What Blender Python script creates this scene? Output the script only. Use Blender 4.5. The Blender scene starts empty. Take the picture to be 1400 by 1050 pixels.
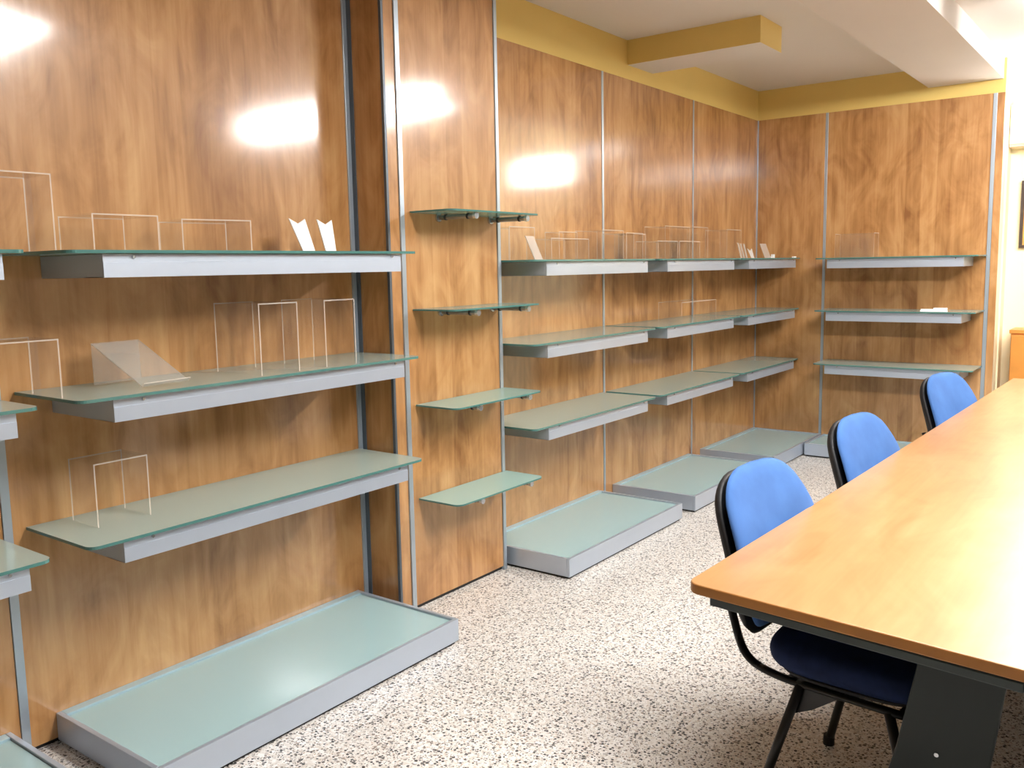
import bpy, bmesh, math, random
from mathutils import Vector, Matrix
C = bpy.context.scene.collection
random.seed(7)

# ------------------------------------------------------------------ materials
def new_mat(name):
    m = bpy.data.materials.new(name); m.use_nodes = True
    nt = m.node_tree; b = nt.nodes['Principled BSDF']
    return m, nt, b
def simple(name, col, rough=.5, metal=0.0, spec=.5, coat=0.0, noise=0.0, scale=40):
    m, nt, b = new_mat(name)
    b.inputs['Base Color'].default_value = (*col, 1)
    b.inputs['Roughness'].default_value = rough
    b.inputs['Metallic'].default_value = metal
    b.inputs['Specular IOR Level'].default_value = spec
    b.inputs['Coat Weight'].default_value = coat
    if noise > 0:
        g = nt.nodes.new('ShaderNodeNewGeometry'); n = nt.nodes.new('ShaderNodeTexNoise')
        n.inputs['Scale'].default_value = scale; n.inputs['Detail'].default_value = 4
        nt.links.new(g.outputs['Position'], n.inputs['Vector'])
        r = nt.nodes.new('ShaderNodeValToRGB')
        r.color_ramp.elements[0].position = .3; r.color_ramp.elements[1].position = .7
        r.color_ramp.elements[0].color = (*[c*(1-noise) for c in col], 1)
        r.color_ramp.elements[1].color = (*[min(1, c*(1+noise)) for c in col], 1)
        nt.links.new(n.outputs['Fac'], r.inputs['Fac']); nt.links.new(r.outputs['Color'], b.inputs['Base Color'])
    return m

def wood(name, dark, mid, light, rough, axis='z', coat=0.0, contrast=1.0, spec=.5, planks=True):
    """laminate printed with long grain along `axis`, in strips of slightly different tone"""
    m, nt, b = new_mat(name); N = nt.nodes; L = nt.links
    g = N.new('ShaderNodeNewGeometry'); sx = N.new('ShaderNodeSeparateXYZ'); L.new(g.outputs['Position'], sx.inputs[0])
    def math_(op, a, bb=None):
        n = N.new('ShaderNodeMath'); n.operation = op
        for i, v in enumerate((a, bb)):
            if v is None: continue
            if isinstance(v, (int, float)): n.inputs[i].default_value = v
            else: L.new(v, n.inputs[i])
        return n.outputs[0]
    if axis == 'z':
        across = math_('SUBTRACT', sx.outputs['Y'], sx.outputs['X']); along = sx.outputs['Z']
    else:
        across = sx.outputs['X']; along = sx.outputs['Y']
    def vec(sa, sl, off=0.0):
        c = N.new('ShaderNodeCombineXYZ'); L.new(math_('MULTIPLY', across, sa), c.inputs[0])
        L.new(math_('MULTIPLY', along, sl), c.inputs[1]); c.inputs[2].default_value = off
        return c.outputs[0]
    def noise(v, sc, det=3, dist=0.0, ro=.5):
        n = N.new('ShaderNodeTexNoise'); n.inputs['Scale'].default_value = sc; n.inputs['Detail'].default_value = det
        n.inputs['Distortion'].default_value = dist; n.inputs['Roughness'].default_value = ro; L.new(v, n.inputs['Vector']); return n.outputs['Fac']
    big = noise(vec(2.2, .55), 1.6, 3, .8)
    streak = noise(vec(14, .7, 3.1), 1.5, 4, .5, .6)
    fine = noise(vec(90, 2.2, 7.7), 1.2, 3, 0)
    blot = noise(vec(5, 2.2, 5.5), 1.3, 4, 1.6, .55)
    # cathedral figure: contour lines of a stretched noise field
    fld = noise(vec(3.4, .38, 11.0), 1.0, 2, .3)
    rings = math_('PINGPONG', math_('MULTIPLY', fld, 16.0), .5)
    # planks
    pl = math_('MULTIPLY', across, 9.5)
    wn = N.new('ShaderNodeTexWhiteNoise'); wn.noise_dimensions = '2D'
    cc = N.new('ShaderNodeCombineXYZ'); fl = math_('FLOOR', pl); L.new(fl, cc.inputs[0])
    rowo = N.new('ShaderNodeTexWhiteNoise'); rowo.noise_dimensions = '1D'; L.new(fl, rowo.inputs['W'])
    L.new(cc.outputs[0], wn.inputs['Vector'])
    s = math_('MULTIPLY', big, .55)
    s = math_('ADD', s, math_('MULTIPLY', streak, .42))
    s = math_('ADD', s, math_('MULTIPLY', blot, .70))
    s = math_('ADD', s, math_('MULTIPLY', fine, .16))
    s = math_('ADD', s, math_('MULTIPLY', rings, .14))
    s = math_('ADD', s, math_('MULTIPLY', wn.outputs['Value'], .15 if planks else .03))
    s = math_('SUBTRACT', s, 1.04)
    s = math_('ADD', math_('MULTIPLY', s, 1.35*contrast), .5)
    r = N.new('ShaderNodeValToRGB'); e = r.color_ramp.elements
    e[0].position = .12; e[0].color = (*dark, 1); e[1].position = .88; e[1].color = (*light, 1)
    k = e.new(.5); k.color = (*mid, 1)
    L.new(s, r.inputs['Fac']); L.new(r.outputs['Color'], b.inputs['Base Color'])
    b.inputs['Roughness'].default_value = rough; b.inputs['Coat Weight'].default_value = coat
    b.inputs['Coat Roughness'].default_value = .115; b.inputs['Coat IOR'].default_value = 1.75
    b.inputs['Specular IOR Level'].default_value = spec
    return m

def terrazzo():
    """cream cement with small rounded dark, grey and brown stone chips"""
    m, nt, b = new_mat('terrazzo'); N = nt.nodes; L = nt.links
    g = N.new('ShaderNodeNewGeometry')
    nd = N.new('ShaderNodeTexNoise'); nd.inputs['Scale'].default_value = 130; L.new(g.outputs['Position'], nd.inputs['Vector'])
    mixv = N.new('ShaderNodeVectorMath'); mixv.operation = 'MULTIPLY_ADD'; L.new(nd.outputs['Color'], mixv.inputs[0])
    mixv.inputs[1].default_value = (.005, .005, .0); L.new(g.outputs['Position'], mixv.inputs[2])
    bn = N.new('ShaderNodeTexNoise'); bn.inputs['Scale'].default_value = 60; bn.inputs['Detail'].default_value = 4; L.new(g.outputs['Position'], bn.inputs['Vector'])
    br = N.new('ShaderNodeValToRGB'); e = br.color_ramp.elements
    e[0].position = .35; e[0].color = (.62, .565, .50, 1); e[1].position = .62; e[1].color = (.80, .775, .74, 1)
    L.new(bn.outputs['Fac'], br.inputs['Fac']); col = br.outputs['Color']
    for scale, seed, rad, share, stops in ((88, 0.0, .50, .80, ((0, (.03, .03, .03)), (.35, (.10, .09, .085)), (.55, (.27, .22, .18)), (.8, (.45, .42, .39)))),
                                           (150, 3.3, .42, .60, ((0, (.06, .055, .05)), (.3, (.20, .17, .15)), (.55, (.42, .36, .31)), (.8, (.50, .36, .26)))),
                                           (60, 7.1, .34, .35, ((0, (.80, .79, .77)), (.5, (.06, .055, .05)), (.7, (.72, .66, .58)), (.85, (.30, .27, .25))))):
        mp = N.new('ShaderNodeMapping'); mp.inputs['Location'].default_value = (seed, seed*.7, 0); L.new(mixv.outputs[0], mp.inputs['Vector'])
        v = N.new('ShaderNodeTexVoronoi'); v.inputs['Scale'].default_value = scale; v.voronoi_dimensions = '2D'; L.new(mp.outputs[0], v.inputs['Vector'])
        sp = N.new('ShaderNodeSeparateColor'); L.new(v.outputs['Color'], sp.inputs[0])
        rr = N.new('ShaderNodeMath'); rr.operation = 'MULTIPLY'; rr.inputs[1].default_value = rad; L.new(sp.outputs[1], rr.inputs[0])
        lt = N.new('ShaderNodeMath'); lt.operation = 'LESS_THAN'; L.new(v.outputs['Distance'], lt.inputs[0]); L.new(rr.outputs[0], lt.inputs[1])
        sh = N.new('ShaderNodeMath'); sh.operation = 'LESS_THAN'; L.new(sp.outputs[2], sh.inputs[0]); sh.inputs[1].default_value = share
        mk = N.new('ShaderNodeMath'); mk.operation = 'MULTIPLY'; L.new(lt.outputs[0], mk.inputs[0]); L.new(sh.outputs[0], mk.inputs[1])
        cr = N.new('ShaderNodeValToRGB'); cr.color_ramp.interpolation = 'CONSTANT'; e = cr.color_ramp.elements
        e[0].position, e[0].color = 0, (*stops[0][1], 1); e[1].position, e[1].color = stops[1][0], (*stops[1][1], 1)
        for p, c in stops[2:]:
            k = e.new(p); k.color = (*c, 1)
        L.new(sp.outputs[0], cr.inputs['Fac'])
        mx = N.new('ShaderNodeMix'); mx.data_type = 'RGBA'; L.new(mk.outputs[0], mx.inputs[0]); L.new(col, mx.inputs[6]); L.new(cr.outputs['Color'], mx.inputs[7])
        col = mx.outputs[2]
    L.new(col, b.inputs['Base Color'])
    b.inputs['Roughness'].default_value = .28
    b.inputs['Specular IOR Level'].default_value = .35
    return m

def frosted(name, col, opac, rough, trans_col):
    m, nt, b = new_mat(name); N = nt.nodes; L = nt.links
    b.inputs['Base Color'].default_value = (*col, 1); b.inputs['Roughness'].default_value = rough
    b.inputs['IOR'].default_value = 1.5
    t = N.new('ShaderNodeBsdfTransparent'); t.inputs[0].default_value = (*trans_col, 1)
    mx = N.new('ShaderNodeMixShader'); mx.inputs[0].default_value = opac
    L.new(t.outputs[0], mx.inputs[1]); L.new(b.outputs[0], mx.inputs[2])
    L.new(mx.outputs[0], N['Material Output'].inputs['Surface'])
    return m
def clear(name, tint, fac_boost=1.0, haze=0.0, haze_col=(.95, .93, .9)):
    """thin clear sheet: fresnel reflection over an almost clear body"""
    m, nt, b = new_mat(name); N = nt.nodes; L = nt.links
    t = N.new('ShaderNodeBsdfTransparent'); t.inputs[0].default_value = (*tint, 1)
    gl = N.new('ShaderNodeBsdfGlossy'); gl.inputs['Roughness'].default_value = .03
    fr = N.new('ShaderNodeFresnel'); fr.inputs[0].default_value = 1.45
    mu = N.new('ShaderNodeMath'); mu.operation = 'MULTIPLY'; mu.inputs[1].default_value = fac_boost; L.new(fr.outputs[0], mu.inputs[0])
    gg = N.new('ShaderNodeNewGeometry'); inv = N.new('ShaderNodeMath'); inv.operation = 'SUBTRACT'; inv.inputs[0].default_value = 1
    L.new(gg.outputs['Backfacing'], inv.inputs[1]); m3 = N.new('ShaderNodeMath'); m3.operation = 'MULTIPLY'
    L.new(mu.outputs[0], m3.inputs[0]); L.new(inv.outputs[0], m3.inputs[1]); mu = m3
    mx = N.new('ShaderNodeMixShader'); L.new(mu.outputs[0], mx.inputs[0]); L.new(t.outputs[0], mx.inputs[1]); L.new(gl.outputs[0], mx.inputs[2])
    b.inputs['Base Color'].default_value = (*haze_col, 1); b.inputs['Roughness'].default_value = .3
    tr = N.new('ShaderNodeBsdfTranslucent'); tr.inputs[0].default_value = (*haze_col, 1)
    hz = N.new('ShaderNodeMixShader'); hz.inputs[0].default_value = .5; L.new(b.outputs[0], hz.inputs[1]); L.new(tr.outputs[0], hz.inputs[2])
    m2 = N.new('ShaderNodeMixShader'); m2.inputs[0].default_value = haze; L.new(mx.outputs[0], m2.inputs[1]); L.new(hz.outputs[0], m2.inputs[2])
    L.new(m2.outputs[0], N['Material Output'].inputs['Surface'])
    return m
def emis(name, col, st):
    m, nt, b = new_mat(name)
    b.inputs['Base Color'].default_value = (.9, .9, .9, 1)
    b.inputs['Emission Color'].default_value = (*col, 1); b.inputs['Emission Strength'].default_value = st
    return m

M = {}
M['wood'] = wood('wood_laminate', (.24, .100, .029), (.450, .225, .080), (.600, .350, .150), .38, 'z', contrast=.92, spec=.3, coat=.75)
M['wood_table'] = wood('table_beech', (.32, .158, .060), (.41, .218, .092), (.48, .275, .13), .30, 'y', contrast=.8, planks=False, spec=.45)
M['wood_edge'] = simple('table_edge', (.42, .175, .032), .35, noise=.12, scale=12)
M['alu'] = simple('satin_aluminium', (.48, .545, .63), .38, .55, noise=.008, scale=25)
M['alu_strip'] = simple('anodised_strip', (.44, .51, .57), .32, .6)
M['rim'] = simple('rim_metal', (.44, .60, .66), .35, .35)
M['glass'] = frosted('frosted_glass', (.58, .66, .58), .72, .12, (.72, .86, .78))
M['tray_glass'] = frosted('tray_glass', (.42, .60, .61), .90, .10, (.7, .86, .8))
M['glass_edge'] = simple('glass_edge', (.07, .19, .17), .15, spec=.6)
M['thin_glass'] = frosted('thin_glass', (.52, .72, .66), .66, .10, (.75, .90, .84))
M['acrylic'] = clear('acrylic', (.98, .975, .965), .7, .03)
M['acrylic_edge'] = frosted('acrylic_edge', (.90, .80, .70), .45, .2, (.95, .93, .9))
M['acrylic_white'] = clear('acrylic_frost', (.93, .92, .9), 1.0, .22)
M['tag'] = frosted('frosted_tag', (.82, .80, .78), .72, .3, (.95, .95, .95))
M['chrome'] = simple('chrome', (.62, .66, .70), .22, .85)
M['steel'] = simple('brushed_steel', (.30, .32, .33), .25, .8)
M['black'] = simple('black_plastic', (.006, .006, .007), .6)
M['black_metal'] = simple('black_metal', (.008, .008, .009), .35)
M['kick'] = simple('black_plinth', (.01, .01, .01), .5)
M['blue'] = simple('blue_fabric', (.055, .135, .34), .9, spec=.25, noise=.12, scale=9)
M['blue_shaded'] = simple('seat_fabric_shaded', (.012, .025, .085), .85, spec=.25, noise=.15, scale=30)  # blue seat upholstery, its colour darkened for the shade under the table
M['green_metal'] = simple('dark_green_metal', (.009, .020, .020), .45)
M['rail'] = simple('rail_metal', (.035, .052, .055), .4)
M['yellow'] = simple('yellow_paint', (.74, .55, .17), .7, noise=.02, scale=3)
M['cream'] = simple('cream_paint', (.90, .82, .56), .7, noise=.015, scale=3)
M['white'] = simple('white_paint', (.66, .63, .59), .8, noise=.01, scale=2)
M['beam'] = simple('beam_paint', (.62, .57, .52), .8, noise=.015, scale=2)
M['terrazzo'] = terrazzo()
M['lamp'] = emis('lamp_diffuser', (1.0, .99, .99), 56)
M['beige'] = simple('beige_wall_low_fill', (.42, .37, .30), .7)  # unseen right wall, tone lowered to reduce fill light in the room
M['dim'] = simple('brown_wall_low_bounce', (.22, .17, .13), .7)  # unseen walls, coloured dark to cut bounce light
M['lamp_wall'] = emis('wall_lamp_diffuser', (1.0, .99, .97), 20)
M['peach'] = simple('peach_trim', (.72, .48, .34), .5)
M['card'] = simple('white_card', (.85, .87, .86), .5)
M['orange_wood'] = simple('orange_wood', (.62, .25, .045), .4, noise=.12, scale=6)
M['dark_frame'] = simple('dark_frame', (.05, .03, .02), .4)
M['picture'] = simple('picture', (.70, .36, .08), .4, noise=.4, scale=14)

# ------------------------------------------------------------------ helpers
def link(name, bm, mats, parent=None, loc=None, smooth=False, bevel=0, segs=2, rot=0):
    """make one mesh object; its vertices are given relative to its own origin when parented, else in world about loc"""
    me = bpy.data.meshes.new(name)
    if loc is not None and parent is None:
        bmesh.ops.translate(bm, verts=bm.verts, vec=-Vector(loc))
    bmesh.ops.recalc_face_normals(bm, faces=bm.faces)
    bm.to_mesh(me); bm.free()
    o = bpy.data.objects.new(name, me); C.objects.link(o)
    if not isinstance(mats, (list, tuple)): mats = [mats]
    for m in mats: me.materials.append(m)
    if parent is not None: o.parent = parent
    elif loc is not None: o.location = loc
    if smooth:
        for p in me.polygons: p.use_smooth = True
    if bevel:
        md = o.modifiers.new('bevel', 'BEVEL'); md.width = bevel; md.segments = segs; md.limit_method = 'ANGLE'
    return o
def tag(o, label=None, cat=None, group=None, kind=None):
    if label: o['label'] = label
    if cat: o['category'] = cat
    if group: o['group'] = group
    if kind: o['kind'] = kind
    return o
def empty(name, loc, rz=0, label=None, cat=None, group=None):
    o = bpy.data.objects.new(name, None); C.objects.link(o); o.location = loc; o.rotation_euler = (0, 0, rz)
    o.empty_display_size = .05
    return tag(o, label, cat, group)
def box(bm, x0, x1, y0, y1, z0, z1, mi=0):
    vs = [bm.verts.new((x, y, z)) for x in (x0, x1) for y in (y0, y1) for z in (z0, z1)]
    for f in ((0, 1, 3, 2), (4, 6, 7, 5), (0, 4, 5, 1), (2, 3, 7, 6), (0, 2, 6, 4), (1, 5, 7, 3)):
        bm.faces.new([vs[i] for i in f]).material_index = mi
    return vs
def prism(bm, pts, z0, z1, mi_side=0, mi_cap=0):
    lo = [bm.verts.new((x, y, z0)) for x, y in pts]; hi = [bm.verts.new((x, y, z1)) for x, y in pts]
    n = len(pts)
    bm.faces.new(lo[::-1]).material_index = mi_cap; bm.faces.new(hi).material_index = mi_cap
    for i in range(n):
        bm.faces.new((lo[i], lo[(i+1) % n], hi[(i+1) % n], hi[i])).material_index = mi_side
def extrude_profile(bm, prof, y0, y1, mi=0):
    """closed (x, z) profile swept along y"""
    a = [bm.verts.new((x, y0, z)) for x, z in prof]; b = [bm.verts.new((x, y1, z)) for x, z in prof]; n = len(prof)
    bm.faces.new(a); bm.faces.new(b[::-1])
    for i in range(n):
        bm.faces.new((a[i], b[i], b[(i+1) % n], a[(i+1) % n])).material_index = mi
def rounded(x0, x1, y0, y1, r, corners=(1, 1, 1, 1), n=6):
    """rounded rectangle, corners in order (x0y0, x1y0, x1y1, x0y1)"""
    pts = []
    for (cx, cy, a0), c in zip(((x0, y0, 180), (x1, y0, 270), (x1, y1, 0), (x0, y1, 90)), corners):
        if not c: pts.append((cx, cy)); continue
        ox = cx + (r if cx == x0 else -r); oy = cy + (r if cy == y0 else -r)
        for i in range(n+1):
            a = math.radians(a0 + 90*i/n); pts.append((ox + r*math.cos(a), oy + r*math.sin(a)))
    return pts
def tube(bm, path, r, n=12, rb=None, cap=True):
    """swept tube through path points; r radius (rb the second radius of an oval)"""
    path = [Vector(p) for p in path]; rb = rb or r; rings = []
    up = Vector((0, 0, 1)); prev = None
    for i, p in enumerate(path):
        t = (path[min(i+1, len(path)-1)] - path[max(i-1, 0)]).normalized()
        if prev is None:
            u = t.cross(up) if abs(t.dot(up)) < .95 else t.cross(Vector((0, 1, 0)))
            u.normalize()
        else:
            u = (prev - t*prev.dot(t)).normalized()
        prev = u; v = t.cross(u)
        rings.append([bm.verts.new(p + u*math.cos(2*math.pi*k/n)*r + v*math.sin(2*math.pi*k/n)*rb) for k in range(n)])
    for a, b in zip(rings, rings[1:]):
        for k in range(n): bm.faces.new((a[k], a[(k+1) % n], b[(k+1) % n], b[k]))
    if cap: bm.faces.new(rings[0][::-1]); bm.faces.new(rings[-1])
def smooth_path(pts, k=6):
    """round the corners of a polyline with quadratic arcs"""
    pts = [Vector(p) for p in pts]; out = [pts[0]]
    for a, b, c in zip(pts, pts[1:], pts[2:]):
        p, q = a.lerp(b, .5) if a != pts[0] else a.lerp(b, .5), b.lerp(c, .5)
        for i in range(k+1):
            t = i/k; out.append(p*(1-t)**2 + b*2*t*(1-t) + q*t*t)
    out.append(pts[-1])
    return out
def bx(name, mat, parent, *d, bevel=0, **k):
    bm = bmesh.new(); box(bm, *d); return link(name, bm, mat, parent, bevel=bevel, **k)
def struct(name, mat, *d):
    bm = bmesh.new(); box(bm, *d)
    return tag(link(name, bm, mat, None, ((d[0]+d[1])/2, (d[2]+d[3])/2, d[4])), kind='structure')

# ------------------------------------------------------------------ measures
YB = 7.0147; T = 2.5728; CZ = 2.80
J1, J2 = 4.6044, 5.8284
R0, S0, CR = 2.5799, 2.6609, 3.313          # side, inset strip and far edge of the pillar
XC = .2128; X1 = .0214; JL = 1.1433
BJ1, BJ2, BJ3 = .544, 1.6796, 1.7383
Zt = .0994

# ------------------------------------------------------------------ room shell
struct('floor', M['terrazzo'], -.15, 7.3, -5.1, 12.6, -.06, 0)
struct('ceiling', M['white'], -.15, 7.3, -5.1, 12.6, CZ, CZ+.1)
struct('wall_left', M['yellow'], -.15, -.02, -5.0, YB+.15, 0, CZ)
struct('wall_back', M['cream'], -.02, BJ3, YB+.02, YB+.15, 0, CZ)
struct('wall_right', M['beige'], 7.1, 7.25, -5.0, 12.5, 0, CZ)
struct('wall_front', M['dim'], -.02, 7.1, -5.05, -4.9, 0, CZ)  # out of view, set back and dark so shelf ends get less bounce
struct('wall_side', M['cream'], 1.60, BJ3+.012, YB+.15, 12.4, 0, CZ)
struct('wall_recess', M['cream'], BJ3+.012, 3.0, 7.30, 7.42, 0, CZ)
struct('wall_far', M['dim'], BJ3+.012, 7.1, 12.3, 12.45, 0, CZ)
# yellow painted frieze between the panels and the ceiling
struct('trim_1', M['yellow'], -.02, .0, CR, YB+.02, T, CZ)
struct('trim_2', M['yellow'], .0, BJ3, YB, YB+.02, T, CZ)
# ceiling beam running to the back wall
bm = bmesh.new()
box(bm, 1.2509, 1.7236, -4.9, YB, 2.6625, CZ)
tag(link('trim_3', bm, M['beam'], None, (1.487, 2, 2.6625)), kind='structure')
# short boxed beam stub out of the left wall: yellow sides, white underside
bm = bmesh.new(); box(bm, 0, .8309, 4.9022, 5.2279, 2.6556, CZ)
bm.faces.ensure_lookup_table()
for f in bm.faces:
    f.normal_update()
    f.material_index = 1 if abs(f.calc_center_median().z - 2.6556) < 1e-4 else 0
tag(link('trim_4', bm, [M['yellow'], M['white']], None, (.4, 5.06, 2.6556)), kind='structure')
# black plinths in the gap under the panels
struct('baseboard_left', M['kick'], -.02, .004, -4.9, YB, 0, .018)
struct('baseboard_pillar', M['kick'], .0, XC-.012, R0+.012, CR-.004, 0, .018)
struct('baseboard_back', M['kick'], .03, BJ3-.01, YB-.001, YB+.02, 0, .018)

# ------------------------------------------------------------------ panels
GP = 'wood laminate wall panels'
def panel(x0, x1, y0, y1, z1, label, z0=.018):
    bm = bmesh.new(); box(bm, x0, x1, y0, y1, z0, z1)
    o = link('wall_panel', bm, M['wood'], None, ((x0+x1)/2, (y0+y1)/2, z0), bevel=.0012)
    return tag(o, label, 'wall panel', GP)
g = .0015
panel(-.018, X1, -1.25, -.02, CZ, 'wood laminate wall panel behind the cut-off shelves at the left edge, nearer half')
panel(-.018, X1, .02, JL-.014, CZ, 'wood laminate wall panel behind the cut-off shelves at the left edge')
panel(-.018, X1, JL+.014, R0-.026, CZ, 'tall wide wood laminate panel behind the large nearest shelves and floor platform')
panel(X1, XC-.004, R0, R0+.018, CZ, 'narrow wood panel in shade on the side of the pillar, between two metal strips')
panel(XC-.018, XC, R0+.010, S0-.013, CZ, 'narrow sliver of wood at the near corner of the pillar front')
panel(XC-.018, XC, S0+.013, CR-.022, CZ, 'wood panel on the pillar front behind the four small glass shelves')
panel(-.018, 0, CR, J1-.011, T, 'wood laminate panel right of the pillar behind the first bay of shelves')
panel(-.018, 0, J1+.011, J2-.009, T, 'wood laminate panel on the left wall behind the middle bay of shelves')
panel(-.018, 0, J2+.009, YB-.004, T, 'wood laminate panel on the left wall next to the room corner')
panel(.008, BJ1-.011, YB, YB+.018, T, 'narrow wood panel on the back wall next to the room corner')
panel(BJ1+.011, BJ2-.013, YB, YB+.018, T, 'wide wood panel on the back wall behind its three shelves')
panel(BJ2+.013, BJ3, YB, YB+.018, T, 'narrow strip of wood panel at the right end of the back wall')

# ------------------------------------------------------------------ upright strips
def strip(x0, x1, y0, y1, z1, label, mat='alu_strip', z0=.0, groove=None):
    r = empty('metal_upright', ((x0+x1)/2, (y0+y1)/2, z0), 0, label, 'metal strip', 'vertical metal strips between the wall panels')
    cx, cy = (x0+x1)/2, (y0+y1)/2
    bm = bmesh.new(); box(bm, x0-cx, x1-cx, y0-cy, y1-cy, 0, z1-z0); link('profile', bm, M[mat], r, bevel=.001)
    if groove:
        a = groove; bm = bmesh.new(); box(bm, a[0]-cx, a[1]-cx, a[2]-cy, a[3]-cy, .001, z1-z0-.001); link('slot', bm, M['dark_slot'], r)
    return r
M['dark_slot'] = simple('slot_metal', (.10, .12, .14), .4, .4)
strip(-.018, X1+.004, JL-.013, JL+.013, CZ, 'metal strip at far left beside the largest shelves')
strip(-.018, X1+.006, R0-.026, R0, CZ, 'metal strip in the inner corner where the recess meets the pillar', groove=(X1+.006, X1+.026, R0-.005, R0-.0005))
strip(XC-.010, XC+.004, R0-.003, R0+.010, CZ, 'dark metal strip on the near outer corner of the pillar', 'dark_slot')
strip(XC-.018, XC+.006, S0-.012, S0+.012, CZ, 'pale metal strip on the pillar front, left of the small glass shelves')
strip(XC-.018, XC+.006, CR-.021, CR, CZ, 'pale metal strip on the far edge of the pillar, right of the small glass shelves')
strip(-.018, .003, J1-.010, J1+.010, T, 'thin metal strip between first and middle panel bays right of the pillar')
strip(-.018, .003, J2-.008, J2+.008, T, 'thin metal strip between the middle bay and the corner bay')
strip(.0, .008, YB-.008, YB, T, 'thin metal strip in the room corner')
strip(BJ1-.010, BJ1+.010, YB-.003, YB+.018, T, 'metal strip on the back wall left of its three shelves')
strip(BJ2-.012, BJ2+.012, YB-.005, YB+.018, T, 'metal strip on the back wall right of its three shelves')

# ------------------------------------------------------------------ shelves and floor platforms
GT = .009
def glass_sheet(name, parent, x0, x1, y0, y1, z0, z1, mat, r=.03, corners=(0, 1, 1, 0)):
    bm = bmesh.new(); prism(bm, rounded(x0, x1, y0, y1, r, corners), z0, z1, 1, 0)
    return link(name, bm, [M[mat], M['glass_edge']], parent)
def wall_shelf(loc, rz, length, b0, b1, bd, gd, bh, label, group, L0=0.0):
    """local x out of the wall, y along the wall; loc.z is the top of the glass"""
    r = empty('wall_shelf', loc, rz, label, 'shelf', group)
    top = -GT; bot = -bh
    bm = bmesh.new()
    # folded front face with a recessed upper band and a bottom lip
    extrude_profile(bm, [(bd-.010, top-.002), (bd-.0012, top-.002), (bd-.0012, top-.024), (bd, top-.0245), (bd, bot), (bd-.10, bot), (bd-.10, bot+.002), (bd-.010, bot+.002)], b0, b1)
    link('front_fascia', bm, M['alu'], r)
    for y, s in ((b0, 1), (b1, -1)):
        bx('end_panel', M['alu'], r, .001, bd-.0105, min(y, y+s*.003), max(y, y+s*.003), bot, top-.002)
    bx('bottom_panel', M['alu'], r, .001, bd-.1005, b0+.0035, b1-.0035, bot, bot+.002)
    glass_sheet('glass_top', r, .002, gd, 0, length, -GT, 0, 'glass')
    for y in (b0+.09, b1-.05):
        bm = bmesh.new(); tube(bm, [(bd-.004, y, top-.010), (bd+.004, y, top-.010)], .0045, 10); link('glass_clip', bm, M['chrome'], r)
    return r
GS = 'box shelves with frosted glass tops'
Z1s = (1.5189, 1.1141, .7058); Z3s = (1.4843, 1.0922, .6927)
lv = ('top', 'middle', 'lowest')
for k in range(3):
    wall_shelf((X1, -.16, Z1s[k]), 0, 1.255, .06, 1.20, .354, .373, .0755,
               '%s of the three shelves cut off by the left edge of the photo' % lv[k], GS)
for k in range(3):
    wall_shelf((X1, 1.195, Z1s[k]), 0, 1.362, 1.302-1.195, 2.4783-1.195, .354, .373, .0755,
               '%s of the three long shelves nearest the camera, left of the pillar' % lv[k], GS)
for k in range(3):
    wall_shelf((0, 3.350, Z3s[k]), 0, 1.225, 3.4896-3.350, 4.497-3.350, .354, .373, .0755,
               '%s wall shelf in the bay just right of the pillar' % lv[k], GS)
    wall_shelf((0, 4.625, Z3s[k]), 0, 1.185, 4.7406-4.625, 5.7231-4.625, .354, .373, .0755,
               '%s wall shelf in the middle bay of the left wall' % lv[k], GS)
    wall_shelf((0, 5.845, Z3s[k]), 0, 1.150, 5.9774-5.845, 6.93-5.845, .354, .373, .0755,
               '%s wall shelf in the bay running into the room corner' % lv[k], GS)
    wall_shelf((.592, YB, (1.4765, 1.0914, .6955)[k]), -math.pi/2, 1.080, .6777-.592, 1.5866-.592, .354, .373, .0755,
               '%s wall shelf on the back wall' % lv[k], GS)

def platform(loc, rz, length, depth, label):
    r = empty('floor_platform', loc, rz, label, 'display platform', 'low metal floor platforms with glass tops')
    h = Zt; w = .016
    bx('front_rim', M['alu'], r, depth-w, depth, 0, length, .012, h, bevel=.0015)
    bx('back_rim', M['rim'], r, .001, .036, w, length-w, .012, h, bevel=.0015)
    bx('end_rim', M['alu'], r, .001, depth-w-.0005, 0, w-.0005, .012, h, bevel=.0015)
    bx('end_rim', M['alu'], r, .001, depth-w-.0005, length-w+.0005, length, .012, h, bevel=.0015)
    bx('base', M['kick'], r, .01, depth-.012, .012, length-.012, 0, .0125)
    bx('deck', M['alu'], r, .0365, depth-w-.001, w+.001, length-w-.001, .05, .054)
    glass_sheet('glass_top', r, .037, depth-w-.001, w+.001, length-w-.001, h-.017, h-.008, 'tray_glass', corners=(0, 0, 0, 0))
    return r
platform((X1, -.10, 0), 0, 1.20, .5594, 'metal and glass floor platform cut off at the bottom left corner')
platform((X1, 1.2359, 0), 0, 1.282, .5594, 'largest low floor platform with glass top, nearest the camera')
platform((0, 3.345, 0), 0, 4.5277-3.345, .5583, 'low floor platform with glass top just right of the pillar')
platform((0, 4.6989, 0), 0, 5.7767-4.6989, .5583, 'low floor platform in the middle bay behind the first blue chair')
platform((0, 5.9712, 0), 0, YB-.006-5.9712, .5583, 'low floor platform in the room corner')
platform((.572, YB, 0), -math.pi/2, 1.09, .4500, 'low floor platform against the back wall behind the second chair')

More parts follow.
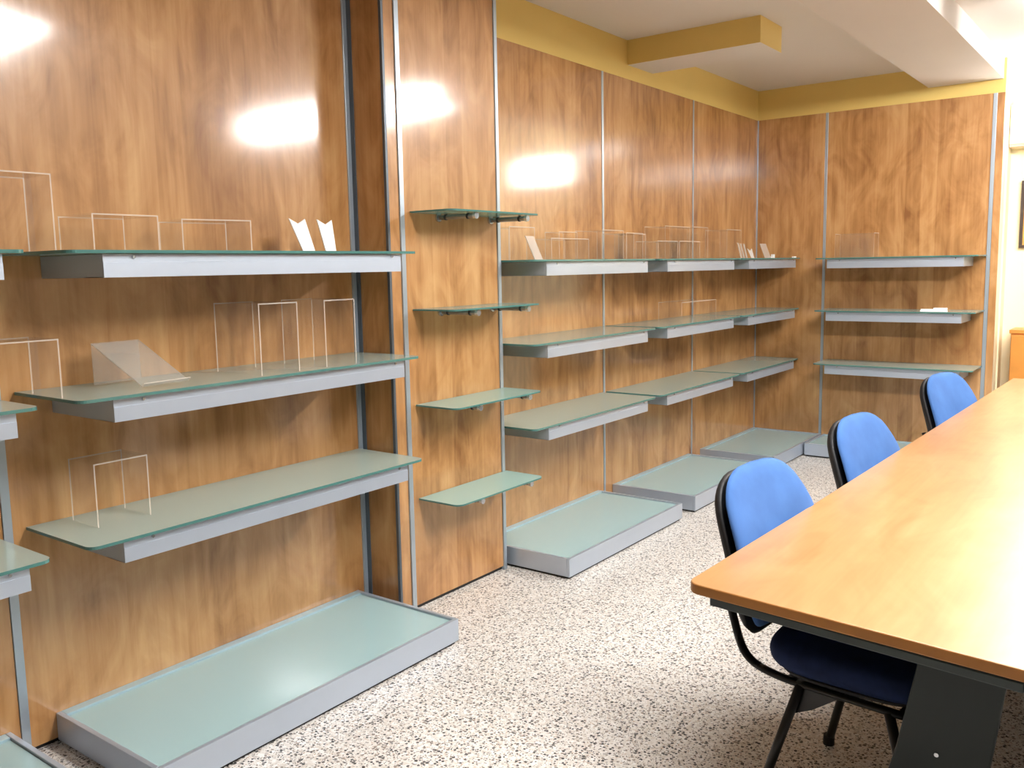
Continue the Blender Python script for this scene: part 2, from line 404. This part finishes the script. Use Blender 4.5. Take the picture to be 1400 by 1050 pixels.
# small pillar shelves: thin glass on two chrome dowels
def pillar_shelf(z, label):
    r = empty('glass_shelf', (XC, 2.706, z), 0, label, 'glass shelf', 'small glass shelves on the pillar')
    L_ = 3.322-2.706
    glass_sheet('glass_pane', r, .004, .228, 0, L_, -.007, 0, 'thin_glass', .035)
    for y in (.175, .535):
        bm = bmesh.new(); tube(bm, [(.0005, y, -.021), (.200, y, -.021)], .0105, 14)
        d = link('support_rod', bm, M['steel'], r, smooth=False)
        bm = bmesh.new(); tube(bm, [(.200, y, -.021), (.214, y, -.021)], .0135, 14); link('end_cap', bm, M['chrome'], d)
        bm = bmesh.new(); tube(bm, [(.0005, y, -.021), (.010, y, -.021)], .017, 14); link('wall_mount', bm, M['chrome'], d)
        for x in (.045, .165):
            bm = bmesh.new(); tube(bm, [(x, y, -.0205), (x+.007, y, -.0205)], .0132, 14); link('rubber_ring', bm, M['black'], d)
    return r
for z, w in zip((1.686, 1.287, .887, .4847), ('topmost', 'second from the top', 'third from the top', 'lowest')):
    pillar_shelf(z, 'thin glass shelf on chrome rods on the pillar, %s of four' % w)

# ------------------------------------------------------------------ acrylic displays
GR = 'clear acrylic display risers'
def riser(x0, x1, y0, y1, z, h, label, rz=0, t=.004, mat='acrylic'):
    cx, cy = (x0+x1)/2, (y0+y1)/2; d, w = x1-x0, y1-y0
    a, c = w/2, d/2
    bm = bmesh.new()
    prof = [(-a, 0), (-a, h), (a, h), (a, 0), (a-t, 0), (a-t, h-t), (-a+t, h-t), (-a+t, 0)]
    A = [bm.verts.new((-c, y, q)) for y, q in prof]; B = [bm.verts.new((c, y, q)) for y, q in prof]; n = len(prof)
    for i in range(n): bm.faces.new((A[i], B[i], B[(i+1) % n], A[(i+1) % n]))
    for V in (A, B):
        for q in ((0, 1, 6, 7), (1, 2, 5, 6), (2, 3, 4, 5)):
            bm.faces.new([V[i] for i in q]).material_index = 1
    me_o = link('display_riser', bm, [M[mat], M['acrylic_edge']], None)
    me_o.location = (cx, cy, z+.0004); me_o.rotation_euler = (0, 0, rz)
    return tag(me_o, label, 'display riser', GR)
za, zb, zc = Z1s
riser(.15, .30, .93, 1.215, za, .205, 'tallest clear riser on the top shelves at the left edge of the photo')
riser(.12, .29, .90, 1.205, zb, .165, 'clear riser on the middle shelves at the left edge of the photo')
riser(.10, .29, 1.325, 1.530, za, .105, 'low clear riser at the left end of the large top shelf')
riser(.10, .29, 1.640, 1.870, za, .100, 'low clear riser turned slightly, second on the large top shelf', rz=-.2)
riser(.13, .368, 1.815, 1.975, zb, .235, 'tall narrow clear riser on the large middle shelf, left of its twin')
riser(.13, .36, 2.100, 2.245, zb, .235, 'tall narrow clear riser on the large middle shelf, nearest the pillar')
riser(.075, .222, 1.310, 1.482, zc, .192, 'single clear riser on the large lowest shelf')
zd, ze, zf = Z3s
riser(.04, .20, 3.405, 3.615, zd, .160, 'clear riser next to the pillar on the top shelf right of it')
riser(.13, .28, 3.640, 3.990, zd, .106, 'long low clear riser behind the leaning sheet holder')
riser(.03, .12, 3.950, 4.130, zd, .150, 'clear riser behind the long low one on the top shelf right of the pillar')
riser(.10, .27, 4.140, 4.370, zd, .158, 'clear riser in front of the thin strip between the first two bays')
riser(.10, .26, 4.420, 4.615, zd, .148, 'clear riser at the end of the top shelf right of the pillar')
riser(.05, .18, 4.650, 4.800, zd, .150, 'clear riser against the wall at the start of the middle bay')
riser(.20, .34, 4.640, 4.900, zd, .104, 'low clear riser at the front edge of the middle bay top shelf')
riser(.20, .34, 4.925, 5.210, zd, .106, 'low clear riser beside its low twin on the middle bay top shelf')
riser(.05, .19, 5.030, 5.380, zd, .205, 'tall clear riser at the back of the middle bay top shelf')
riser(.05, .20, 5.400, 5.640, zd, .208, 'tall clear riser right of the thin strip on the middle bay top shelf')
riser(.08, .24, 5.860, 6.115, zd, .200, 'wide tall clear riser on the top shelf of the corner bay')
riser(.12, .28, 5.080, 5.600, ze, .122, 'wide clear riser on the middle shelf of the middle bay')
riser(.70, .975, 6.77, 6.90, 1.4765, .175, 'faint riser on the top shelf of the back wall')

# sloped book stand bent from one sheet
def bent_sheet(name, prof, w, t, loc, rz, label, cat, mat, group=None):
    """open (x, z) polyline thickened by t and given width w along y"""
    n = len(prof); nrm = []
    for i in range(n):
        a = Vector(prof[max(i-1, 0)]); b = Vector(prof[min(i+1, n-1)]); d = (b-a).normalized(); nrm.append(Vector((-d.y, d.x)))
    outer = [Vector(p) + q*t for p, q in zip(prof, nrm)]
    bm = bmesh.new(); V = {}
    for s, y in ((0, -w/2), (1, w/2)):
        for i in range(n):
            V[s, 0, i] = bm.verts.new((prof[i][0], y, prof[i][1])); V[s, 1, i] = bm.verts.new((outer[i].x, y, outer[i].y))
    for i in range(n-1):
        bm.faces.new((V[0, 0, i], V[1, 0, i], V[1, 0, i+1], V[0, 0, i+1]))
        bm.faces.new((V[0, 1, i], V[0, 1, i+1], V[1, 1, i+1], V[1, 1, i]))
        for s in (0, 1): bm.faces.new((V[s, 0, i], V[s, 0, i+1], V[s, 1, i+1], V[s, 1, i])).material_index = 1
    for i in (0, n-1): bm.faces.new((V[0, 0, i], V[0, 1, i], V[1, 1, i], V[1, 0, i])).material_index = 1
    o = link(name, bm, [M[mat], M['acrylic_edge']], None); o.location = loc; o.rotation_euler = (0, 0, rz)
    return tag(o, label, cat, group)
bent_sheet('book_stand', [(0, .0), (-.004, .125), (.225, .006), (.236, .016)], .165, .003, (.110, 1.470, zb+.0035), .10,
           'clear sloped book stand on the large middle shelf, left of the tall risers', 'book stand', 'acrylic_white')

# forked ticket holders: a leaning strip with a V cut in its top and a small foot
def forked(loc, lean, w0, w1, h, label, rz=0, notch=.018, mat='tag'):
    """strip width along y, leaning along y by `lean` at the top"""
    bm = bmesh.new(); t = .002
    pts = [(-w0/2, 0), (w0/2, 0), (lean+w1/2, h), (lean+.002, h-notch), (lean-w1/2, h)]
    A = [bm.verts.new((t, y, z)) for y, z in pts]; B = [bm.verts.new((-t-.02*z/h, y, z)) for y, z in pts]; A2 = [bm.verts.new((t-.02*z/h, y, z)) for y, z in pts]
    bmesh.ops.delete(bm, geom=A, context='VERTS')
    for V, f in ((A2, 1), (B, -1)):
        bm.faces.new([V[0], V[1], V[3]][::f]); bm.faces.new([V[1], V[2], V[3]][::f]); bm.faces.new([V[0], V[3], V[4]][::f])
    for i in range(5): bm.faces.new((A2[i], A2[(i+1) % 5], B[(i+1) % 5], B[i]))
    box(bm, -t, .035, -w0/2, w0/2, 0, .002)
    o = link('tag_holder', bm, M[mat], None); o.location = (loc[0], loc[1], loc[2]+.0004); o.rotation_euler = (0, 0, rz)
    return tag(o, label, 'tag holder', 'small frosted tag holders on the top shelves')
forked((.20, 2.184, za), -.036, .055, .074, .121, 'frosted fork-topped tag holder on the large top shelf, leaning left')
forked((.20, 2.288, za), -.010, .050, .072, .121, 'frosted fork-topped tag holder on the large top shelf, the upright one near the pillar')
forked((.20, 3.600, zd), -.075, .070, .062, .113, 'frosted leaning tag holder on the top shelf right of the pillar', notch=.006, mat='acrylic_tag') if False else None
M['acrylic_tag'] = frosted('acrylic_tag', (.86, .80, .74), .38, .3, (.95, .93, .9))
def leaning(loc, lean, w, h, label, t=.004, mat='acrylic_tag'):
    bm = bmesh.new()
    pts = [(-w/2, 0), (w/2, 0), (w/2+lean, h), (-w/2+lean, h)]
    A = [bm.verts.new((t/2, y, z)) for y, z in pts]; B = [bm.verts.new((-t/2, y, z)) for y, z in pts]
    bm.faces.new(A); bm.faces.new(B[::-1])
    for i in range(4): bm.faces.new((A[i], A[(i+1) % 4], B[(i+1) % 4], B[i]))
    box(bm, -.016, .016, -w/2, w/2, 0, .002)
    o = link('tag_holder', bm, M[mat], None); o.location = (loc[0], loc[1], loc[2]+.0004)
    return tag(o, label, 'tag holder', 'small frosted tag holders on the top shelves')
leaning((.240, 3.590, zd), -.080, .068, .114, 'frosted tag holder leaning left on the top shelf right of the pillar')
leaning((.20, 6.225, zd), -.075, .030, .112, 'first of three thin frosted sheets leaning left in the corner bay')
leaning((.20, 6.275, zd), -.075, .026, .106, 'middle of three thin frosted sheets leaning left in the corner bay')
leaning((.20, 6.325, zd), -.065, .026, .105, 'last of three thin frosted sheets leaning left in the corner bay')
forked((.20, 6.440, zd), -.020, .050, .080, .072, 'small white fork-topped tag holder on the corner bay top shelf')
leaning((.20, 6.745, zd), -.115, .125, .110, 'wider frosted slab leaning left near the room corner')
def small_white(loc, d, label, knob=True, rz=0):
    bm = bmesh.new(); box(bm, -d[0]/2, d[0]/2, -d[1]/2, d[1]/2, 0, d[2])
    if knob: box(bm, -d[0]/2, d[0]/2, d[1]/2+.0002, d[1]/2+.030, 0, d[2]*2.2)
    o = link('white_clip', bm, M['card'], None, bevel=.001); o.location = (loc[0], loc[1], loc[2]+.0004); o.rotation_euler = (0, 0, rz)
    return tag(o, label, 'clip', 'small white pieces left on the shelves')
small_white((.17, 6.875, zd), (.02, .085, .014), 'small white L-shaped piece lying by the room corner on the top shelf')
small_white((.335, 6.945, zd), (.02, .045, .010), 'tiny white piece at the very end of the corner bay top shelf', knob=False)
bm = bmesh.new()
box(bm, -.02, .02, -.085, .085, 0, .008); box(bm, -.018, .018, .0, .083, .0082, .026); box(bm, -.012, .012, -.083, -.002, .0082, .017)
o = link('white_clip', bm, M['card'], None, bevel=.001); o.location = (1.405, 6.70, 1.0918); o.rotation_euler = (0, 0, -math.pi/2-.0)
o.rotation_euler = (0, 0, -math.pi/2)
tag(o, 'white stapler-sized piece lying on the middle shelf of the back wall', 'clip', 'small white pieces left on the shelves')

# ------------------------------------------------------------------ table
r = empty('meeting_table', (2.5, 3.8, 0), 0, 'long light wood meeting table with dark metal frame, blue chairs along its left side', 'table')
ox, oy = 2.5, 3.8
def tp(x, y): return (x-ox, y-oy)
def arc(cx, cy, rr, a0, a1, n=6): return [(cx+rr*math.cos(math.radians(a0+(a1-a0)*i/n)), cy+rr*math.sin(math.radians(a0+(a1-a0)*i/n))) for i in range(n+1)]
out = arc(1.930, 1.805, .034, 180, 262, 6) + [(2.568, 1.702), (2.90, 1.668), (3.16, 1.655)] + [(3.20, 1.69), (3.12, 6.0)] + [(1.996, 5.99), (1.918, 2.494)]
bm = bmesh.new(); prism(bm, [tp(*p) for p in out], .716, .740, 1, 0)
link('tabletop', bm, [M['wood_table'], M['wood_edge']], r, bevel=.003)
def inset(pts, cx, cy, d):
    res = []
    for x, y in pts:
        res.append((x + d*(1 if x < cx else -1), y + d*(1 if y < cy else -1)))
    return res
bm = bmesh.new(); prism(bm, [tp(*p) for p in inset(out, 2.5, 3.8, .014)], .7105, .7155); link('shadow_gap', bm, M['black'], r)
# metal rail under the front edge and along the sides
rail = inset(out, 2.5, 3.8, .010)
bm = bmesh.new()
def bar(bm, p, q, w, z0, z1, side=1):
    p, q = Vector(p), Vector(q); d = (q-p).normalized(); nn = Vector((-d.y, d.x))*w*side
    prism(bm, [tp(*p), tp(*q), tp(*(q+nn)), tp(*(p+nn))], z0, z1)
bar(bm, (1.945, 1.790), (2.568, 1.714), .035, .690, .7100)
bar(bm, (2.568, 1.714), (3.15, 1.667), .035, .690, .7100)
link('front_rail', bm, M['rail'], r, bevel=.003)
bm = bmesh.new(); bar(bm, (1.945, 1.84), (2.016, 5.94), .035, .690, .7100, -1); link('side_rail', bm, M['rail'], r, bevel=.003)
bm = bmesh.new(); bar(bm, (3.17, 1.74), (3.10, 5.94), .035, .690, .7100, 1); link('side_rail', bm, M['rail'], r, bevel=.003)
for yy in (2.05, 3.9, 5.7):
    for s in (-1, 1):
        bm = bmesh.new(); cxm = 2.525
        P = [(-.172, .6895), (-.004, .6895), (-.045, .35), (-.095, .03), (-.315, .03), (-.235, .35)]
        A = [bm.verts.new((cxm-ox - s*x_, yy-oy-.0125, z)) for x_, z in P]; B = [bm.verts.new((cxm-ox - s*x_, yy-oy+.0125, z)) for x_, z in P]
        bm.faces.new(A); bm.faces.new(B[::-1])
        for i in range(len(P)): bm.faces.new((A[i], A[(i+1) % 6], B[(i+1) % 6], B[i]))
        lg = link('leg', bm, M['green_metal'], r, bevel=.004)
        bm = bmesh.new(); tube(bm, [(cxm-ox+s*.149, yy-oy-.0128, .361), (cxm-ox+s*.149, yy-oy-.017, .361)], .005, 10); link('bolt', bm, M['chrome'], lg)
        bm = bmesh.new(); xa, xb = sorted((cxm-ox+s*.09, cxm-ox+s*.33)); box(bm, xa, xb, yy-oy-.03, yy-oy+.03, 0, .0295); link('foot', bm, M['black_metal'], lg, bevel=.004)
    bx('crossbar', M['black_metal'], r, 2.02-ox, 3.09-ox, yy-oy+.014, yy-oy+.05, .66, .6895)

# ------------------------------------------------------------------ chairs
def pad(bm, half_w, half_h, expo, front, back, curve, taper=0.0, lean=0.0, n=40, rings=9, vertical=True, lumbar=0.0, ex=4):
    """cushion from concentric rings: front/back = bulge on each side"""
    def pt(th, k, side):
        c, s = math.cos(th), math.sin(th)
        y = half_w*k*math.copysign(abs(c)**(2/expo), c); z = half_h*k*math.copysign(abs(s)**(2/expo), s)
        y *= 1 - taper*(z/half_h)
        bulge = (front if side > 0 else -back)*(1-k**ex)**.5
        cx = curve*(y/half_w)**2 + lumbar*math.cos(min(1, abs((z+half_h*.35)/half_h))*math.pi/2)
        if vertical: return (bulge + cx - lean*z, y, z)
        return (z, y, bulge + cx)
    sets = {}
    for side in (1, -1):
        prev = None
        for j in range(rings+1):
            k = 1 - (j/rings)**1.6 if j < rings else 0
            if j == 0:
                if side == 1: ring = [bm.verts.new(pt(2*math.pi*i/n, 1, 1)) for i in range(n)]; edge = ring
                else: ring = edge
            elif j == rings: ring = [bm.verts.new(pt(0, 0, side))]
            else: ring = [bm.verts.new(pt(2*math.pi*i/n, k, side)) for i in range(n)]
            if prev:
                for i in range(n):
                    if len(ring) == 1: bm.faces.new((prev[i], prev[(i+1) % n], ring[0]))
                    else: bm.faces.new((prev[i], prev[(i+1) % n], ring[(i+1) % n], ring[i]))
            prev = ring
def make_chair(loc, rz, label):
    """local x = facing direction; origin on the floor below the seat centre"""
    r = empty('office_chair', loc, rz, label, 'chair', 'blue upholstered visitor chairs at the table')
    # backrest upholstery and its shell
    zc_, at = .690, -.300
    bm = bmesh.new(); pad(bm, .240, .205, 3.5, .032, .014, .035, .11, .24, lumbar=.022)
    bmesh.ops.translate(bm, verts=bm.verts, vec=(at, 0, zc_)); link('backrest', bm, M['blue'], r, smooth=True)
    bm = bmesh.new(); pad(bm, .238, .212, 3.3, .004, .048, .035, .10, .24, lumbar=.018)
    bmesh.ops.translate(bm, verts=bm.verts, vec=(at-.016, 0, zc_-.020)); link('back_shell', bm, M['black'], r, smooth=True)
    # seat and its pan
    bm = bmesh.new(); pad(bm, .240, .228, 4.0, .042, .050, .0, .04, vertical=False, ex=9, rings=14)
    bmesh.ops.translate(bm, verts=bm.verts, vec=(.02, 0, .460)); link('seat', bm, M['blue_shaded'], r, smooth=True)
    bm = bmesh.new(); pad(bm, .228, .212, 3.4, .004, .030, .0, .04, vertical=False)
    bmesh.ops.translate(bm, verts=bm.verts, vec=(.02, 0, .424)); link('seat_pan', bm, M['black'], r, smooth=True)
    for s in (-1, 1):
        bm = bmesh.new()
        pth = [(-.335, s*.165, .62), (-.300, s*.170, .50), (-.262, s*.178, .405), (-.17, s*.185, .385), (-.05, s*.185, .385), (.20, s*.185, .385)]
        tube(bm, smooth_path(pth), .0095, 12, .015); link('back_support', bm, M['black_metal'], r, smooth=True)
        for a, fx in ((-.10, -.20), (.12, .235)):
            bm = bmesh.new(); tube(bm, [(a, s*.190, .385), (fx, s*.245, .022)], .0125, 12); lg = link('leg', bm, M['black_metal'], r, smooth=True)
            bm = bmesh.new(); tube(bm, [(fx+ (-.002 if fx < 0 else .002), s*.2452, .030), (fx+(-.004 if fx < 0 else .004), s*.247, 0)], .0165, 12); link('foot_cap', bm, M['black'], lg)
        bm = bmesh.new()
        P = [(-.095, .378), (.0, .378), (-.07, .325), (-.118, .300)]
        A = [bm.verts.new((x, s*.181, z)) for x, z in P]; B = [bm.verts.new((x, s*.186, z)) for x, z in P]
        bm.faces.new(A); bm.faces.new(B[::-1])
        for i in range(4): bm.faces.new((A[i], A[(i+1) % 4], B[(i+1) % 4], B[i]))
        link('bracket', bm, M['black_metal'], r)
    for x in (-.13, .15):
        bx('crossbar', M['black_metal'], r, x-.012, x+.012, -.175, .175, .372, .392, bevel=.002)
    return r
def copy_tree(o, parent=None):
    c = o.copy(); C.objects.link(c); c.parent = parent
    for ch in list(o.children): copy_tree(ch, c)
    return c
ch = make_chair((2.155, 2.325, 0), math.radians(-6), 'blue office chair nearest the camera, pushed under the table corner')
for loc, rz, lab in (((2.165, 3.26, 0), -8, 'middle one of the three blue office chairs along the table'),
                     ((2.17, 4.66, 0), -14, 'blue office chair farthest from the camera, by the back wall shelves')):
    c2 = copy_tree(ch); c2.location = loc; c2.rotation_euler = (0, 0, math.radians(rz)); c2['label'] = lab

# ------------------------------------------------------------------ right end: cabinet, picture, wall box
r = empty('cabinet', (2.045, 7.15, 0), 0, 'orange wood cabinet in the recess beyond the end of the table', 'cabinet')
bx('body', M['orange_wood'], r, -.205, .205, -.12, .145, .0, .93, bevel=.002)
bx('top', M['orange_wood'], r, -.215, .215, -.13, .148, .9305, .955, bevel=.002)
bx('door', M['orange_wood'], r, -.200, -.003, -.138, -.121, .06, .915, bevel=.002)
bx('door', M['orange_wood'], r, .003, .200, -.138, -.121, .06, .915, bevel=.002)
r = empty('framed_picture', (1.98, 7.30, 1.52), 0, 'framed orange picture hanging above the cabinet at the right edge', 'picture')
bm = bmesh.new()
for d in ((-.15, .15, -.03, -.002, 0, .02), (-.15, .15, -.03, -.002, .45, .47), (-.15, -.13, -.03, -.002, .0205, .4495), (.13, .15, -.03, -.002, .0205, .4495)): box(bm, *d)
link('frame', bm, M['dark_frame'], r)
bx('canvas', M['picture'], r, -.1295, .1295, -.018, -.004, .0205, .4495)
r = empty('wall_light', (2.30, 7.30, 2.215), 0, 'long bright wall light mounted high on the cream wall at the right edge', 'wall light')
bx('housing', M['cream'], r, -.545, .28, -.06, -.002, .0, .29, bevel=.004)
bx('diffuser', M['lamp_wall'], r, -.425, .26, -.13, -.0605, .02, .27, bevel=.02)
bx('bottom_trim', M['peach'], r, -.545, .28, -.14, -.0605, .0, .0195, bevel=.004)
bx('end_cap', M['cream'], r, -.545, -.426, -.14, -.0605, .02, .29, bevel=.004)

# ------------------------------------------------------------------ ceiling lights
def luminaire(x, y, L_, label, W=.26):
    r = empty('ceiling_light', (x, y, CZ), 0, label, 'ceiling light', 'fluorescent ceiling lights')
    bx('housing', M['white'], r, -L_/2-.015, L_/2+.015, -W/2-.015, W/2+.015, -.022, -.0005)
    # prismatic wrap diffuser: luminous bottom and sides
    bm = bmesh.new()
    P = [(-W/2, -.0225), (-W/2, -.112), (-W/2+.035, -.142), (W/2-.035, -.142), (W/2, -.112), (W/2, -.0225)]
    A = [bm.verts.new((-L_/2, y_, z)) for y_, z in P]; B = [bm.verts.new((L_/2, y_, z)) for y_, z in P]
    bm.faces.new(A); bm.faces.new(B[::-1])
    for k in range(6): bm.faces.new((A[k], A[(k+1) % 6], B[(k+1) % 6], B[k]))
    link('diffuser', bm, M['lamp'], r)
    for s in (-1, 1): bx('end_cap', M['white'], r, *sorted((s*L_/2+s*.0005, s*(L_/2+.014))), -W/2, W/2, -.143, -.0225)
    return r
for y, nm, xs in ((2.20, 'over the near end of the table', (2.74,)), (5.22, 'over the far end of the table', (3.10,))):
    for x, sd in zip(xs, (0,)):
        luminaire(x, y, 1.93, 'long fluorescent ceiling light %s' % nm)

# ------------------------------------------------------------------ world, camera
w = bpy.data.worlds.new('world'); bpy.context.scene.world = w; w.use_nodes = True
w.node_tree.nodes['Background'].inputs[0].default_value = (.9, .95, 1, 1); w.node_tree.nodes['Background'].inputs[1].default_value = .1
F = Vector((-0.5954244422783493, 0.7941541700905624, -0.12160957061550062))
Rr = Vector((0.8013275684643637, 0.5979319966967969, -0.018747142320156358))
U = Vector((-0.05782613212473297, 0.10861160828360639, 0.9924009557580752))
cam = bpy.data.cameras.new('camera'); co = bpy.data.objects.new('camera', cam); C.objects.link(co)
m = Matrix.Identity(4)
for i, v in enumerate((Rr, U, -F)):
    for j in range(3): m[j][i] = v[j]
m.translation = (2.740854, 0, 1.45)
co.matrix_world = m
cam.sensor_fit = 'HORIZONTAL'; cam.sensor_width = 36; cam.lens = 1213.085*36/1400
cam.shift_x = 2.875/1400; cam.shift_y = -10.504/1400
cam.clip_start = .05
bpy.context.scene.camera = co
vs = bpy.context.scene.view_settings
vs.view_transform = 'Standard'; vs.look = 'None'; vs.gamma = 1; vs.use_curve_mapping = False; vs.exposure = .42
